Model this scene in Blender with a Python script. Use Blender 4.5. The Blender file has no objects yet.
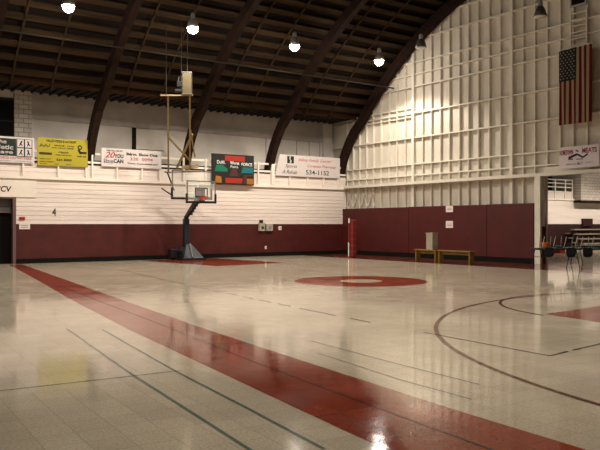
import bpy, bmesh, math, random
from math import sin, cos, pi, sqrt, radians, atan2
from mathutils import Vector, Matrix
random.seed(7)
SC = bpy.context.scene
COL = SC.collection

# ------------------------------------------------------------------ materials
MATS = {}
def mat(name, col, rough=0.6, var=0.0, vscale=4.0, metal=0.0, spec=0.3, bump=0.0, stretch=(1, 1, 1)):
    m = bpy.data.materials.new(name); m.use_nodes = True
    nt = m.node_tree; b = nt.nodes['Principled BSDF']
    b.inputs['Base Color'].default_value = (*col, 1)
    b.inputs['Roughness'].default_value = rough
    b.inputs['Metallic'].default_value = metal
    b.inputs['Specular IOR Level'].default_value = spec
    if var or bump:
        tc = nt.nodes.new('ShaderNodeTexCoord'); mp = nt.nodes.new('ShaderNodeMapping')
        mp.inputs['Scale'].default_value = stretch
        nz = nt.nodes.new('ShaderNodeTexNoise'); nz.inputs['Scale'].default_value = vscale
        nz.inputs['Detail'].default_value = 4
        nt.links.new(tc.outputs['Object'], mp.inputs['Vector']); nt.links.new(mp.outputs['Vector'], nz.inputs['Vector'])
        if var:
            rp = nt.nodes.new('ShaderNodeValToRGB')
            rp.color_ramp.elements[0].position = 0.3; rp.color_ramp.elements[1].position = 0.7
            rp.color_ramp.elements[0].color = (*[c * (1 - var) for c in col], 1)
            rp.color_ramp.elements[1].color = (*[min(1, c * (1 + var)) for c in col], 1)
            nt.links.new(nz.outputs['Fac'], rp.inputs['Fac']); nt.links.new(rp.outputs['Color'], b.inputs['Base Color'])
        if bump:
            bp = nt.nodes.new('ShaderNodeBump'); bp.inputs['Strength'].default_value = bump; bp.inputs['Distance'].default_value = 0.02
            nt.links.new(nz.outputs['Fac'], bp.inputs['Height']); nt.links.new(bp.outputs['Normal'], b.inputs['Normal'])
    MATS[name] = m
    return m

def floor_mat(name, col, tile=True, var=0.055, rough=0.082):
    m = bpy.data.materials.new(name); m.use_nodes = True
    nt = m.node_tree; b = nt.nodes['Principled BSDF']; L = nt.links
    tc = nt.nodes.new('ShaderNodeTexCoord')
    mp = nt.nodes.new('ShaderNodeMapping'); mp.inputs['Rotation'].default_value = (0, 0, radians(3.5))
    L.new(tc.outputs['Object'], mp.inputs['Vector'])
    br = nt.nodes.new('ShaderNodeTexBrick')
    br.offset = 0.0; br.squash = 1.0
    br.inputs['Scale'].default_value = 1.0
    br.inputs['Brick Width'].default_value = 0.305; br.inputs['Row Height'].default_value = 0.305
    br.inputs['Mortar Size'].default_value = 0.0022 if tile else 0.0
    br.inputs['Color1'].default_value = (*[c * (1 - var) for c in col], 1)
    br.inputs['Color2'].default_value = (*[c * (1 + var) for c in col], 1)
    br.inputs['Mortar'].default_value = (*[c * 0.6 for c in col], 1)
    L.new(mp.outputs['Vector'], br.inputs['Vector'])
    nz = nt.nodes.new('ShaderNodeTexNoise'); nz.inputs['Scale'].default_value = 0.6; nz.inputs['Detail'].default_value = 6
    L.new(tc.outputs['Object'], nz.inputs['Vector'])
    mr = nt.nodes.new('ShaderNodeMapRange'); mr.inputs['From Min'].default_value = 0.3; mr.inputs['From Max'].default_value = 0.7
    mr.inputs['To Min'].default_value = 0.85; mr.inputs['To Max'].default_value = 1.12
    L.new(nz.outputs['Fac'], mr.inputs['Value'])
    sp = nt.nodes.new('ShaderNodeTexNoise'); sp.inputs['Scale'].default_value = 45; sp.inputs['Detail'].default_value = 3
    L.new(tc.outputs['Object'], sp.inputs['Vector'])
    mr2 = nt.nodes.new('ShaderNodeMapRange'); mr2.inputs['From Min'].default_value = 0.3; mr2.inputs['From Max'].default_value = 0.7
    mr2.inputs['To Min'].default_value = 0.8; mr2.inputs['To Max'].default_value = 1.15
    L.new(sp.outputs['Fac'], mr2.inputs['Value'])
    mu = nt.nodes.new('ShaderNodeMath'); mu.operation = 'MULTIPLY'
    L.new(mr.outputs['Result'], mu.inputs[0]); L.new(mr2.outputs['Result'], mu.inputs[1])
    mx = nt.nodes.new('ShaderNodeMix'); mx.data_type = 'RGBA'; mx.blend_type = 'MULTIPLY'; mx.inputs['Factor'].default_value = 1
    L.new(br.outputs['Color'], mx.inputs['A']); L.new(mu.outputs['Value'], mx.inputs['B'])
    L.new(mx.outputs['Result'], b.inputs['Base Color'])
    # waxed surface: gloss varies with wear, slight waviness
    nr = nt.nodes.new('ShaderNodeTexNoise'); nr.inputs['Scale'].default_value = 1.7; nr.inputs['Detail'].default_value = 5
    L.new(tc.outputs['Object'], nr.inputs['Vector'])
    mrr = nt.nodes.new('ShaderNodeMapRange'); mrr.inputs['From Min'].default_value = 0.3; mrr.inputs['From Max'].default_value = 0.7
    mrr.inputs['To Min'].default_value = rough * 0.7; mrr.inputs['To Max'].default_value = rough * 1.5
    L.new(nr.outputs['Fac'], mrr.inputs['Value']); L.new(mrr.outputs['Result'], b.inputs['Roughness'])
    nb = nt.nodes.new('ShaderNodeTexNoise'); nb.inputs['Scale'].default_value = 5; nb.inputs['Detail'].default_value = 4
    L.new(tc.outputs['Object'], nb.inputs['Vector'])
    bp = nt.nodes.new('ShaderNodeBump'); bp.inputs['Strength'].default_value = 0.08; bp.inputs['Distance'].default_value = 0.01
    L.new(nb.outputs['Fac'], bp.inputs['Height']); L.new(bp.outputs['Normal'], b.inputs['Normal'])
    b.inputs['Specular IOR Level'].default_value = 0.4
    MATS[name] = m
    return m

def brick_mat(name, col):
    m = bpy.data.materials.new(name); m.use_nodes = True
    nt = m.node_tree; b = nt.nodes['Principled BSDF']; L = nt.links
    tc = nt.nodes.new('ShaderNodeTexCoord'); mp = nt.nodes.new('ShaderNodeMapping')
    mp.inputs['Rotation'].default_value = (radians(90), 0, 0)
    br = nt.nodes.new('ShaderNodeTexBrick'); br.inputs['Scale'].default_value = 1.0
    br.inputs['Brick Width'].default_value = 0.42; br.inputs['Row Height'].default_value = 0.2; br.inputs['Mortar Size'].default_value = 0.02
    br.inputs['Color1'].default_value = (*col, 1); br.inputs['Color2'].default_value = (*[c * 0.82 for c in col], 1)
    br.inputs['Mortar'].default_value = (*[c * 0.5 for c in col], 1)
    L.new(tc.outputs['Object'], mp.inputs['Vector']); L.new(mp.outputs['Vector'], br.inputs['Vector'])
    L.new(br.outputs['Color'], b.inputs['Base Color']); b.inputs['Roughness'].default_value = 0.8
    MATS[name] = m
    return m

def emit_mat(name, col, strength):
    m = bpy.data.materials.new(name); m.use_nodes = True
    nt = m.node_tree; b = nt.nodes['Principled BSDF']
    b.inputs['Base Color'].default_value = (0.9, 0.9, 0.9, 1)
    b.inputs['Emission Color'].default_value = (*col, 1); b.inputs['Emission Strength'].default_value = strength
    MATS[name] = m
    return m

def glass_mat(name):
    m = bpy.data.materials.new(name); m.use_nodes = True
    nt = m.node_tree; out = nt.nodes['Material Output']; b = nt.nodes['Principled BSDF']
    b.inputs['Base Color'].default_value = (0.75, 0.74, 0.7, 1); b.inputs['Roughness'].default_value = 0.08
    t = nt.nodes.new('ShaderNodeBsdfTransparent'); t.inputs['Color'].default_value = (0.95, 0.96, 0.95, 1)
    mx = nt.nodes.new('ShaderNodeMixShader'); mx.inputs['Fac'].default_value = 0.13
    nt.links.new(t.outputs[0], mx.inputs[1]); nt.links.new(b.outputs[0], mx.inputs[2]); nt.links.new(mx.outputs[0], out.inputs['Surface'])
    MATS[name] = m
    return m

mat('siding_white', (0.69, 0.60, 0.545), 0.55, 0.06, 1.2, stretch=(0.25, 1, 3))
mat('trim_white', (0.76, 0.68, 0.60), 0.5, 0.04, 3)
mat('plaster_white', (0.56, 0.51, 0.455), 0.8, 0.06, 1.5)
mat('plaster_grey_and_shade', (0.34, 0.31, 0.28), 0.85, 0.08, 2)  # grey parts, and the painted shade on the upper wall
mat('board_cream', (0.56, 0.51, 0.43), 0.8, 0.08, 1.2, stretch=(1, 2, 0.4))
mat('stud_cream', (0.64, 0.59, 0.50), 0.65, 0.05, 3)
mat('maroon_paint', (0.060, 0.0075, 0.006), 0.6, 0.18, 2.0)
mat('maroon_pad', (0.062, 0.007, 0.006), 0.6, 0.15, 1.5)
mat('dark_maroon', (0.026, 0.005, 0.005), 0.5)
mat('black_rubber', (0.006, 0.0055, 0.005), 0.9, spec=0.1)
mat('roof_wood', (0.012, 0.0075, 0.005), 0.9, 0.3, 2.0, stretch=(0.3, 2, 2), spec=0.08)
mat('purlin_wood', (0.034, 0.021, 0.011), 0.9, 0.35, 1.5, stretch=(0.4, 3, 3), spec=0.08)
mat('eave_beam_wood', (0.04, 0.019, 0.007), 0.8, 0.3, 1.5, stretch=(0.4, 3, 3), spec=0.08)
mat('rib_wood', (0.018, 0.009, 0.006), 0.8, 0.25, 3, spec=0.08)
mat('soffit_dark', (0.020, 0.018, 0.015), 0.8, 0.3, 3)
mat('red_paint', (0.15, 0.017, 0.012), 0.5)
mat('signal_red', (0.55, 0.035, 0.02), 0.4)
mat('tan_steel', (0.26, 0.18, 0.085), 0.6, 0.15, 6)
mat('tan_box', (0.055, 0.041, 0.019), 0.8, 0.1, 3)
mat('cable_grey', (0.022, 0.019, 0.015), 0.9, spec=0.08)
mat('black_metal', (0.010, 0.010, 0.012), 0.4)
mat('navy_metal', (0.012, 0.017, 0.026), 0.45)
mat('slate_metal', (0.032, 0.038, 0.045), 0.45, 0.15, 5)
mat('white_line', (0.72, 0.70, 0.66), 0.5)
mat('chrome', (0.62, 0.60, 0.56), 0.22, metal=0.9)
mat('grey_metal', (0.36, 0.33, 0.28), 0.5, 0.1, 6, metal=0.2)
mat('lamp_silver', (0.35, 0.33, 0.30), 0.35, metal=0.6)
mat('lamp_dark', (0.06, 0.055, 0.05), 0.5)
mat('frosted_glass', (0.55, 0.52, 0.46), 0.3)
mat('banner_white', (0.58, 0.52, 0.495), 0.6, 0.03, 2)
mat('banner_yellow', (0.36, 0.295, 0.018), 0.6, 0.05, 2)
mat('banner_lilac', (0.66, 0.58, 0.60), 0.5, 0.04, 2)
mat('ink_black', (0.012, 0.012, 0.012), 0.5)
mat('ink_olive', (0.03, 0.027, 0.008), 0.5)
mat('ink_green', (0.006, 0.016, 0.012), 0.5)
mat('ink_red', (0.42, 0.05, 0.05), 0.5)
mat('ink_maroon', (0.27, 0.055, 0.075), 0.5)
mat('ink_grey', (0.22, 0.21, 0.24), 0.5)
mat('ink_blue', (0.12, 0.11, 0.36), 0.5)
mat('score_black', (0.011, 0.011, 0.009), 0.5)
mat('score_green', (0.012, 0.13, 0.075), 0.4)
mat('score_teal', (0.012, 0.12, 0.14), 0.4)
mat('score_red', (0.30, 0.022, 0.010), 0.5)
mat('score_orange', (0.30, 0.11, 0.014), 0.5)
mat('score_brown', (0.07, 0.022, 0.018), 0.5)
mat('flag_red', (0.15, 0.012, 0.014), 0.9)
mat('flag_white', (0.46, 0.35, 0.22), 0.9)
mat('flag_navy', (0.012, 0.018, 0.035), 0.8)
mat('bench_yellow', (0.17, 0.095, 0.016), 0.5, 0.15, 6)
mat('bin_grey', (0.27, 0.24, 0.17), 0.55, 0.1, 5)
mat('paper', (0.72, 0.62, 0.58), 0.6)
mat('chair_black', (0.012, 0.014, 0.018), 0.4)
mat('table_dark', (0.016, 0.014, 0.013), 0.5)
mat('orange_plastic', (0.58, 0.12, 0.015), 0.4)
mat('green_plastic', (0.02, 0.12, 0.05), 0.4)
mat('bleacher_wood', (0.25, 0.20, 0.15), 0.5, 0.12, 4, stretch=(0.3, 3, 3))
mat('bleacher_dark', (0.05, 0.03, 0.025), 0.6)
mat('door_dark', (0.004, 0.0035, 0.003), 0.9, spec=0.1)
mat('transom_grey', (0.10, 0.085, 0.092), 0.5)
mat('door_frame', (0.13, 0.075, 0.075), 0.5)
brick_mat('painted_brick', (0.50, 0.44, 0.38))
glass_mat('backboard_glass')
floor_mat('floor_tile', (0.56, 0.48, 0.365))
floor_mat('court_red', (0.27, 0.048, 0.024), var=0.16)
floor_mat('court_red_dark', (0.165, 0.035, 0.022), var=0.14)
floor_mat('line_green', (0.13, 0.19, 0.16))
floor_mat('line_brown', (0.12, 0.03, 0.02))
floor_mat('line_black', (0.045, 0.04, 0.04))
floor_mat('line_grey', (0.24, 0.24, 0.21))
emit_mat('lamp_glow', (1.0, 0.91, 0.80), 230.0)
M = MATS

# ------------------------------------------------------------------ mesh helpers
class MB:
    """collects shapes in world coordinates, then links them as one mesh object"""
    def __init__(s): s.bm = bmesh.new()
    def quad(s, pts, mi=0):
        f = s.bm.faces.new([s.bm.verts.new(p) for p in pts]); f.material_index = mi; return s
    def box(s, x0, x1, y0, y1, z0, z1, mt=None, bev=0.0):
        T = Matrix.Translation(((x0 + x1) / 2, (y0 + y1) / 2, (z0 + z1) / 2)) @ Matrix.Diagonal((abs(x1 - x0), abs(y1 - y0), abs(z1 - z0), 1))
        if mt is not None: T = mt @ T
        r = bmesh.ops.create_cube(s.bm, size=1, matrix=T)
        if bev:
            es = list({e for v in r['verts'] for e in v.link_edges})
            bmesh.ops.bevel(s.bm, geom=es, offset=bev, segments=2, affect='EDGES', profile=0.5)
        return s
    def prism(s, poly, a, b, mt=None):
        """poly: list of 3-D points for one end, offset vector (b) gives the other end"""
        b = Vector(b); P = [Vector(p) for p in poly]
        if mt is not None: P = [mt @ p for p in P]; b = mt.to_3x3() @ b
        v0 = [s.bm.verts.new(p) for p in P]; v1 = [s.bm.verts.new(p + b) for p in P]; n = len(P)
        s.bm.faces.new(v0[::-1]); s.bm.faces.new(v1)
        for i in range(n): s.bm.faces.new([v0[i], v0[(i + 1) % n], v1[(i + 1) % n], v1[i]])
        return s
    def bar(s, p, q, r, n=8, r2=None, mt=None):
        p = Vector(p); q = Vector(q)
        if mt is not None: p = mt @ p; q = mt @ q
        d = q - p; L = d.length
        T = Matrix.Translation((p + q) / 2) @ d.to_track_quat('Z', 'Y').to_matrix().to_4x4()
        bmesh.ops.create_cone(s.bm, cap_ends=True, segments=n, radius1=r, radius2=r if r2 is None else r2, depth=L, matrix=T)
        return s
    def beam(s, p, q, w, t, mt=None, up=(0, 0, 1)):
        """rectangular bar between two points"""
        p = Vector(p); q = Vector(q)
        if mt is not None: p = mt @ p; q = mt @ q
        d = (q - p); L = d.length; z = d.normalized(); u = Vector(up)
        if abs(z.dot(u)) > 0.98: u = Vector((1, 0, 0))
        x = u.cross(z).normalized(); y = z.cross(x)
        R = Matrix((x, y, z)).transposed().to_4x4()
        bmesh.ops.create_cube(s.bm, size=1, matrix=Matrix.Translation((p + q) / 2) @ R @ Matrix.Diagonal((w, t, L, 1)))
        return s
    def lathe(s, prof, c, n=20, mt=None):
        rings = []
        for r, z in prof:
            ring = []
            for i in range(n):
                a = 2 * pi * i / n; v = Vector((c[0] + r * cos(a), c[1] + r * sin(a), c[2] + z))
                ring.append(s.bm.verts.new(mt @ v if mt is not None else v))
            rings.append(ring)
        for a, b in zip(rings, rings[1:]):
            for i in range(n): s.bm.faces.new([a[i], a[(i + 1) % n], b[(i + 1) % n], b[i]])
        s.bm.faces.new(rings[0][::-1]); s.bm.faces.new(rings[-1])
        return s
    def torus(s, c, R, r, n=28, k=8, mt=None):
        vs = []
        for i in range(n):
            a = 2 * pi * i / n; ring = []
            for j in range(k):
                b = 2 * pi * j / k
                v = Vector((c[0] + (R + r * cos(b)) * cos(a), c[1] + (R + r * cos(b)) * sin(a), c[2] + r * sin(b)))
                ring.append(s.bm.verts.new(mt @ v if mt is not None else v))
            vs.append(ring)
        for i in range(n):
            for j in range(k):
                s.bm.faces.new([vs[i][j], vs[(i + 1) % n][j], vs[(i + 1) % n][(j + 1) % k], vs[i][(j + 1) % k]])
        return s
    def build(s, name, mats, parent=None, smooth=False):
        bmesh.ops.recalc_face_normals(s.bm, faces=s.bm.faces)
        me = bpy.data.meshes.new(name)
        off = Vector((0, 0, 0))
        p = parent
        while p is not None: off += Vector(p.location); p = p.parent
        if off.length: bmesh.ops.translate(s.bm, vec=-off, verts=s.bm.verts)
        s.bm.to_mesh(me); s.bm.free()
        for m in (mats if isinstance(mats, (list, tuple)) else [mats]): me.materials.append(M[m] if isinstance(m, str) else m)
        if smooth:
            for f in me.polygons: f.use_smooth = True
        o = bpy.data.objects.new(name, me); COL.objects.link(o)
        if parent: o.parent = parent
        return o

def tag(o, label=None, cat=None, group=None, kind=None):
    if label: o['label'] = label
    if cat: o['category'] = cat
    if group: o['group'] = group
    if kind: o['kind'] = kind
    return o
def thing(name, loc, label, cat, group=None):
    o = bpy.data.objects.new(name, None); o.location = loc; o.empty_display_size = 0.2
    COL.objects.link(o); return tag(o, label, cat, group)
def struct(o): o['kind'] = 'structure'; return o
def copy_tree(o, parent=None):
    c = o.copy(); COL.objects.link(c); c.parent = parent
    for ch in list(o.children): copy_tree(ch, c)
    return c

def lettering(name, s, parent, o, w, h, m, face='Y', shear=0.0, depth=0.006, bold=0.0):
    """text fitted into a w x h box whose lower left corner is o; face Y = read looking along +Y, X = read looking along +X"""
    cu = bpy.data.curves.new(name, 'FONT'); cu.body = s; cu.shear = shear; cu.offset = bold; cu.resolution_u = 3
    t = bpy.data.objects.new(name, cu); COL.objects.link(t)
    dg = bpy.context.evaluated_depsgraph_get(); dg.update()
    me = bpy.data.meshes.new_from_object(t.evaluated_get(dg))
    bpy.data.objects.remove(t); bpy.data.curves.remove(cu)
    bm = bmesh.new(); bm.from_mesh(me); bpy.data.meshes.remove(me)
    xs = [v.co.x for v in bm.verts]; ys = [v.co.y for v in bm.verts]
    x0, y0 = min(xs), min(ys); sx = w / (max(xs) - x0); sy = h / (max(ys) - y0)
    r = bmesh.ops.extrude_face_region(bm, geom=bm.faces[:])
    for g in r['geom']:
        if isinstance(g, bmesh.types.BMVert): g.co.z += 1
    for v in bm.verts:
        a = (v.co.x - x0) * sx; b = (v.co.y - y0) * sy; c = v.co.z * depth
        v.co = Vector((o[0] + a, o[1] - c, o[2] + b)) if face == 'Y' else Vector((o[0] - c, o[1] - a, o[2] + b))
    mb = MB(); mb.bm.free(); mb.bm = bm
    return mb.build(name, m, parent)

# ------------------------------------------------------------------ dimensions (metres)
YB, XE = 31.1, 25.4            # siding face of the long wall, stud face of the end wall
YU = 32.4                      # upper wall behind the gallery
X0, Y0 = -3.5, -1.0            # walls behind the camera
VY, VZ, VR = 16.5, -4.14, 16.78   # vault: centre line and radius of the rib undersides
def vault_z(y, r): return VZ + sqrt(max(0.0, r * r - (y - VY) ** 2))

# ------------------------------------------------------------------ floor and court paint
fl = struct(MB().box(X0 - 0.2, 62, Y0 - 0.2, YU + 1.2, -0.12, 0).build('floor', 'floor_tile'))
def paint(name, pts, m, z=0.0015):
    b = MB(); vs = [b.bm.verts.new((x, y, z)) for x, y in pts]; b.bm.faces.new(vs)
    bmesh.ops.triangulate(b.bm, faces=b.bm.faces[:])
    return b.build(name, m, fl)
def strip(name, pts, w, m, z=0.003, dash=None):
    b = MB(); segs = []
    P = [Vector((x, y, 0)) for x, y in pts]
    for i in range(len(P) - 1):
        d = (P[i + 1] - P[i]).normalized(); n = Vector((-d.y, d.x, 0)) * w / 2
        if dash:
            L = (P[i + 1] - P[i]).length; t = 0
            while t < L:
                e = min(L, t + dash[0]); a, c = P[i] + d * t, P[i] + d * e
                b.quad([(a + n) + Vector((0, 0, z)), (a - n) + Vector((0, 0, z)), (c - n) + Vector((0, 0, z)), (c + n) + Vector((0, 0, z))]); t += dash[0] + dash[1]
        else:
            segs.append((P[i], P[i + 1]))
    if not dash:
        prev = None
        for i, p in enumerate(P):
            d = ((P[min(i + 1, len(P) - 1)] - P[max(i - 1, 0)])).normalized(); n = Vector((-d.y, d.x, 0)) * w / 2
            cur = (b.bm.verts.new(p + n + Vector((0, 0, z))), b.bm.verts.new(p - n + Vector((0, 0, z))))
            if prev: b.bm.faces.new([prev[0], prev[1], cur[1], cur[0]])
            prev = cur
    return b.build(name, m, fl)
def arcpts(c, r, a0, a1, n): return [(c[0] + r * cos(radians(a0 + (a1 - a0) * i / n)), c[1] + r * sin(radians(a0 + (a1 - a0) * i / n))) for i in range(n + 1)]
def ring(name, c, r0, r1, m, z=0.0015, n=72):
    b = MB(); A = [b.bm.verts.new((c[0] + r0 * cos(2 * pi * i / n), c[1] + r0 * sin(2 * pi * i / n), z)) for i in range(n)]
    B = [b.bm.verts.new((c[0] + r1 * cos(2 * pi * i / n), c[1] + r1 * sin(2 * pi * i / n), z)) for i in range(n)]
    for i in range(n): b.bm.faces.new([A[i], A[(i + 1) % n], B[(i + 1) % n], B[i]])
    return b.build(name, m, fl)

LEFT = [(7.42, 30.6), (6.065, 21.81), (5.087, 15.63), (4.38, 10.68), (3.724, 5.21), (3.588, 4.0), (3.42, 2.2)]
RIGHT = [(4.62, 2.0), (4.77, 3.13), (4.843, 4.41), (5.093, 7.13), (5.37, 9.98), (5.97, 15.0), (6.76, 21.32), (7.90, 30.6)]
paint('sideline_border', LEFT + RIGHT, 'court_red')
paint('far_border', [(22.15, 31.2), (22.15, 14.0), (22.15, 2.0), (25.2, 2.0), (25.2, 31.2)], 'court_red_dark')
ring('center_circle', (13.6, 16.0), 0.62, 1.92, 'court_red')
paint('far_key', [(13.05, 30.6), (13.82, 24.9), (17.35, 25.35), (16.9, 30.9)], 'court_red')
strip('three_point_line', arcpts((14.08, 2.15), 8.19, 182, 78, 48), 0.07, 'line_brown')
strip('free_throw_circle', arcpts((13.96, 7.65), 2.83, 30, 172, 40), 0.06, 'line_brown')
strip('free_throw_circle', [(11.157, 8.05), (11.2, 8.35)], 0.06, 'line_brown')
paint('near_key', [(11.35, 8.16), (13.36, 8.31), (15.2, 8.45), (15.6, 2.6), (10.4, 2.2), (11.12, 6.92)], 'court_red')
strip('service_line', [(3.62, 11.4), (3.59, 11.12), (3.31, 9.07), (3.1, 7.48), (2.88, 5.49), (2.70, 3.9)], 0.032, 'line_green')
strip('service_line', [(4.06, 11.0), (4.03, 10.81), (3.57, 7.41), (3.38, 5.58), (3.22, 4.2)], 0.032, 'line_green')
strip('cross_line', [(1.5, 7.55), (1.74, 7.53), (3.08, 7.43), (3.62, 7.39)], 0.022, 'line_green')
strip('court_line', [(9.86, 24.78), (9.18, 20.06), (8.86, 17.48), (8.21, 11.56)], 0.05, 'line_black', dash=(0.55, 0.3))
strip('court_line', [(8.2, 11.5), (8.08, 10.2)], 0.045, 'line_black')
strip('court_line', [(8.05, 9.75), (7.99, 9.15)], 0.045, 'line_black')
strip('court_line', [(7.92, 7.84), (7.79, 5.53)], 0.04, 'line_black')
strip('court_line', [(7.79, 5.53), (8.25, 5.585)], 0.04, 'line_black')
strip('court_line', [(8.38, 5.6), (9.5, 5.72)], 0.04, 'line_black')
strip('border_seam', [(6.05, 20.0), (5.42, 14.43), (5.12, 11.6), (4.57, 7.27), (4.37, 5.29), (4.2, 3.4)], 0.022, 'line_black', 0.004)
strip('faint_line', [(6.05, 8.2), (5.88, 6.21), (5.81, 4.96)], 0.02, 'line_grey')
strip('faint_line', [(5.55, 7.4), (5.31, 5.61), (5.26, 4.58)], 0.02, 'line_grey')

# ------------------------------------------------------------------ long wall (back)
def lap_siding(mb, x0, x1, z0, z1, y, exp=0.19, lip=0.02):
    z = z0
    while z < z1 - 1e-4:
        t = min(z + exp * (0.92 + 0.16 * ((z * 7.3) % 1.0)), z1)
        mb.prism([(x0, y - lip, z), (x0, y - 0.004, t), (x0, y + 0.05, t), (x0, y + 0.05, z)], 0, (x1 - x0, 0, 0))
        z = t
wb = MB(); DX0, DX1, DZ = 5.1, 7.8, 2.76
lap_siding(wb, X0, DX0, 1.65, 3.55, YB); lap_siding(wb, DX1, XE - 0.05, 1.65, 3.55, YB); lap_siding(wb, DX0, DX1, 2.85, 3.55, YB)
wall_b = struct(wb.build('wall_back', 'siding_white'))
w = MB().box(X0, DX0, YB - 0.03, YB + 0.1, 0.2, 1.65).box(DX1, XE - 0.05, YB - 0.03, YB + 0.1, 0.2, 1.65); w.build('wainscot', 'maroon_paint', wall_b)
w = MB().box(X0, DX0, YB - 0.06, YB + 0.1, 0, 0.2).box(DX1, XE - 0.05, YB - 0.06, YB + 0.1, 0, 0.2); struct(w.build('baseboard_back', 'black_rubber'))
MB().box(X0, DX0 + 0.0, YB + 0.05, YB + 0.15, 1.65, 3.55).box(DX1, XE, YB + 0.05, YB + 0.15, 1.65, 3.55).box(DX0, DX1, YB + 0.05, YB + 0.15, DZ, 3.55).build('backing_board', 'plaster_white', wall_b)
struct(MB().box(X0, XE, YB - 0.12, YU, 3.53, 3.65).build('trim_1', 'trim_white'))          # gallery floor edge
struct(MB().box(4.1, 8.6, YB - 0.05, YB + 0.02, 2.76, 3.55).build('trim_2', 'trim_white'))  # plain board over the door
uw = MB().box(X0, XE + 0.1, YU, YU + 0.12, 3.68, 7.4)
uwo = struct(uw.build('wall_back_upper', 'plaster_white'))
MB().box(8.75, XE + 0.05, YU - 0.04, YU + 0.02, 6.22, 7.4).build('shade_band', 'plaster_grey_and_shade', uwo)  # shade high on the upper wall, put into a greyer colour
MB().box(8.02, 8.74, YU - 0.16, YU + 0.02, 3.68, 7.4).build('brick_pilaster', 'painted_brick', uwo)
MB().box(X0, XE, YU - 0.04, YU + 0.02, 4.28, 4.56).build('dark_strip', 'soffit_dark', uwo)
wi = struct(MB().box(4.0, 8.02, YU - 0.03, YU + 0.02, 5.2, 6.95).build('window_1', 'black_rubber'))
MB().box(3.9, 4.0, YU - 0.08, YU + 0.02, 5.1, 7.05).box(4.0, 8.02, YU - 0.06, YU + 0.02, 6.95, 7.05).box(4.0, 8.02, YU - 0.06, YU + 0.02, 6.02, 6.07).build('window_frame', 'soffit_dark', wi)
pn = tag(MB().box(13.55, 15.0, YU - 0.09, YU, 5.2, 6.16, bev=0.01).build('wall_panel', 'plaster_white'), 'pale boxed panel on the upper wall behind the gallery banner with the phone number', 'panel')
MB().box(13.38, 13.55, YU - 0.12, YU, 5.15, 6.2).build('side_post', 'rib_wood', pn)
for k, x in enumerate((20.9, 22.9, 23.75, 24.5)):
    MB().box(x, x + 0.04, YU - 0.03, YU + 0.01, 4.56, 6.22).build('batten', 'plaster_grey_and_shade', uwo)
MB().box(24.7, 25.3, YU - 0.12, YU + 0.02, 3.68, 7.3).build('corner_board', 'plaster_white', uwo)

# door at the left edge
d1 = struct(MB().box(DX0, DX1 - 0.12, YB + 0.32, YB + 0.38, 0, 2.12).build('door_1', 'door_dark'))
MB().box(DX0, DX1 - 0.12, YB + 0.30, YB + 0.36, 2.16, 2.72).build('transom', 'transom_grey', d1)
MB().box(DX1 - 0.13, DX1, YB - 0.02, YB + 0.4, 0, 2.78).box(DX0 - 0.1, DX0, YB - 0.02, YB + 0.4, 0, 2.78).box(DX0, DX1 - 0.13, YB - 0.02, YB + 0.4, 2.70, 2.78).box(DX0, DX1 - 0.13, YB + 0.2, YB + 0.4, 2.11, 2.17).build('door_frame', 'door_frame', d1)
MB().box(DX1 - 1.0, DX1 - 0.95, YB + 0.27, YB + 0.32, 0.9, 1.15).build('door_handle', 'chrome', d1)
struct(MB().box(DX0 - 0.3, DX1 + 0.3, YB + 0.4, YB + 0.5, 0, 3.0).build('wall_back_recess', 'door_dark'))

# ------------------------------------------------------------------ end wall (right): boards, studs, girts
R_ROOF = 18.05
OY = 18.3                        # the opening in the end wall runs from here towards the camera
pts = [(32.45, 0), (32.45, 7.4), (30.5, 7.4)]
n = 48
y_a, y_b = 30.2, 2.8
for i in range(n + 1):
    y = y_a + (y_b - y_a) * i / n; pts.append((y, min(7.4, 7.4) if y > 29.4 else max(3.7, -4.0 + sqrt(17.24 ** 2 - (y - VY) ** 2))))
pts += [(2.6, 7.4), (Y0, 7.4), (Y0, 3.7), (OY, 3.7), (OY, 0)]
we = struct(MB().prism([(XE + 0.13, y, z) for y, z in pts], 0, (0.12, 0, 0)).build('wall_right', 'board_cream'))
gf = [(30.5, 7.0)] + [(y_a + (y_b - y_a) * i / n, vault_z(y_a + (y_b - y_a) * i / n, R_ROOF + 0.05)) for i in range(n + 1)] + [(2.6, 7.0)]
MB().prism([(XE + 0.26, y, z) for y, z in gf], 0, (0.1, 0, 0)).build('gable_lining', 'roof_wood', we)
posts_y = (25.87, 19.92, 13.8)
ys = [31.08, 30.56, 30.03, 29.45, 28.89, 28.28, 27.66, 27.07, 26.46, 25.25, 24.67, 24.08, 23.51, 22.89, 22.35, 21.77, 21.15, 20.54, 19.35, 18.76, 18.16, 17.55, 16.96, 16.35, 15.7, 15.1, 14.5]
def wall_top(y): return 7.3 if y > 29.5 else -4.0 + sqrt(17.18 ** 2 - (y - VY) ** 2)
for y in ys:
    z0 = 3.7 if y < OY + 0.1 else 0.0
    MB().box(XE, XE + 0.14, y - 0.022, y + 0.022, z0, wall_top(y)).build('stud', 'stud_cream', we)
for y in posts_y:
    z0 = 3.7 if y < OY else 0.0
    MB().box(XE - 0.06, XE + 0.14, y - 0.08, y + 0.08, z0, wall_top(y)).build('post', 'stud_cream', we)
def half_span(z, r):              # y range available below the roof at height z
    if z <= 7.3: return Y0, 32.3
    dy = sqrt(17.15 ** 2 - (z + 4.0) ** 2); return VY - dy, VY + dy
for z, t in ((4.07, 0.05), (4.62, 0.05), (4.95, 0.0), (5.93, 0.05), (7.16, 0.05), (7.42, 0.0), (8.46, 0.05), (9.06, 0.05), (9.65, 0.05), (10.77, 0.05), (11.7, 0.05)):
    if t == 0: continue
    a, b = half_span(z + 0.05, R_ROOF - 0.1)
    MB().box(XE - 0.015, XE + 0.14, max(a, 10.0), b, z - 0.03, z + 0.03).build('girt', 'stud_cream', we)
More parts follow.
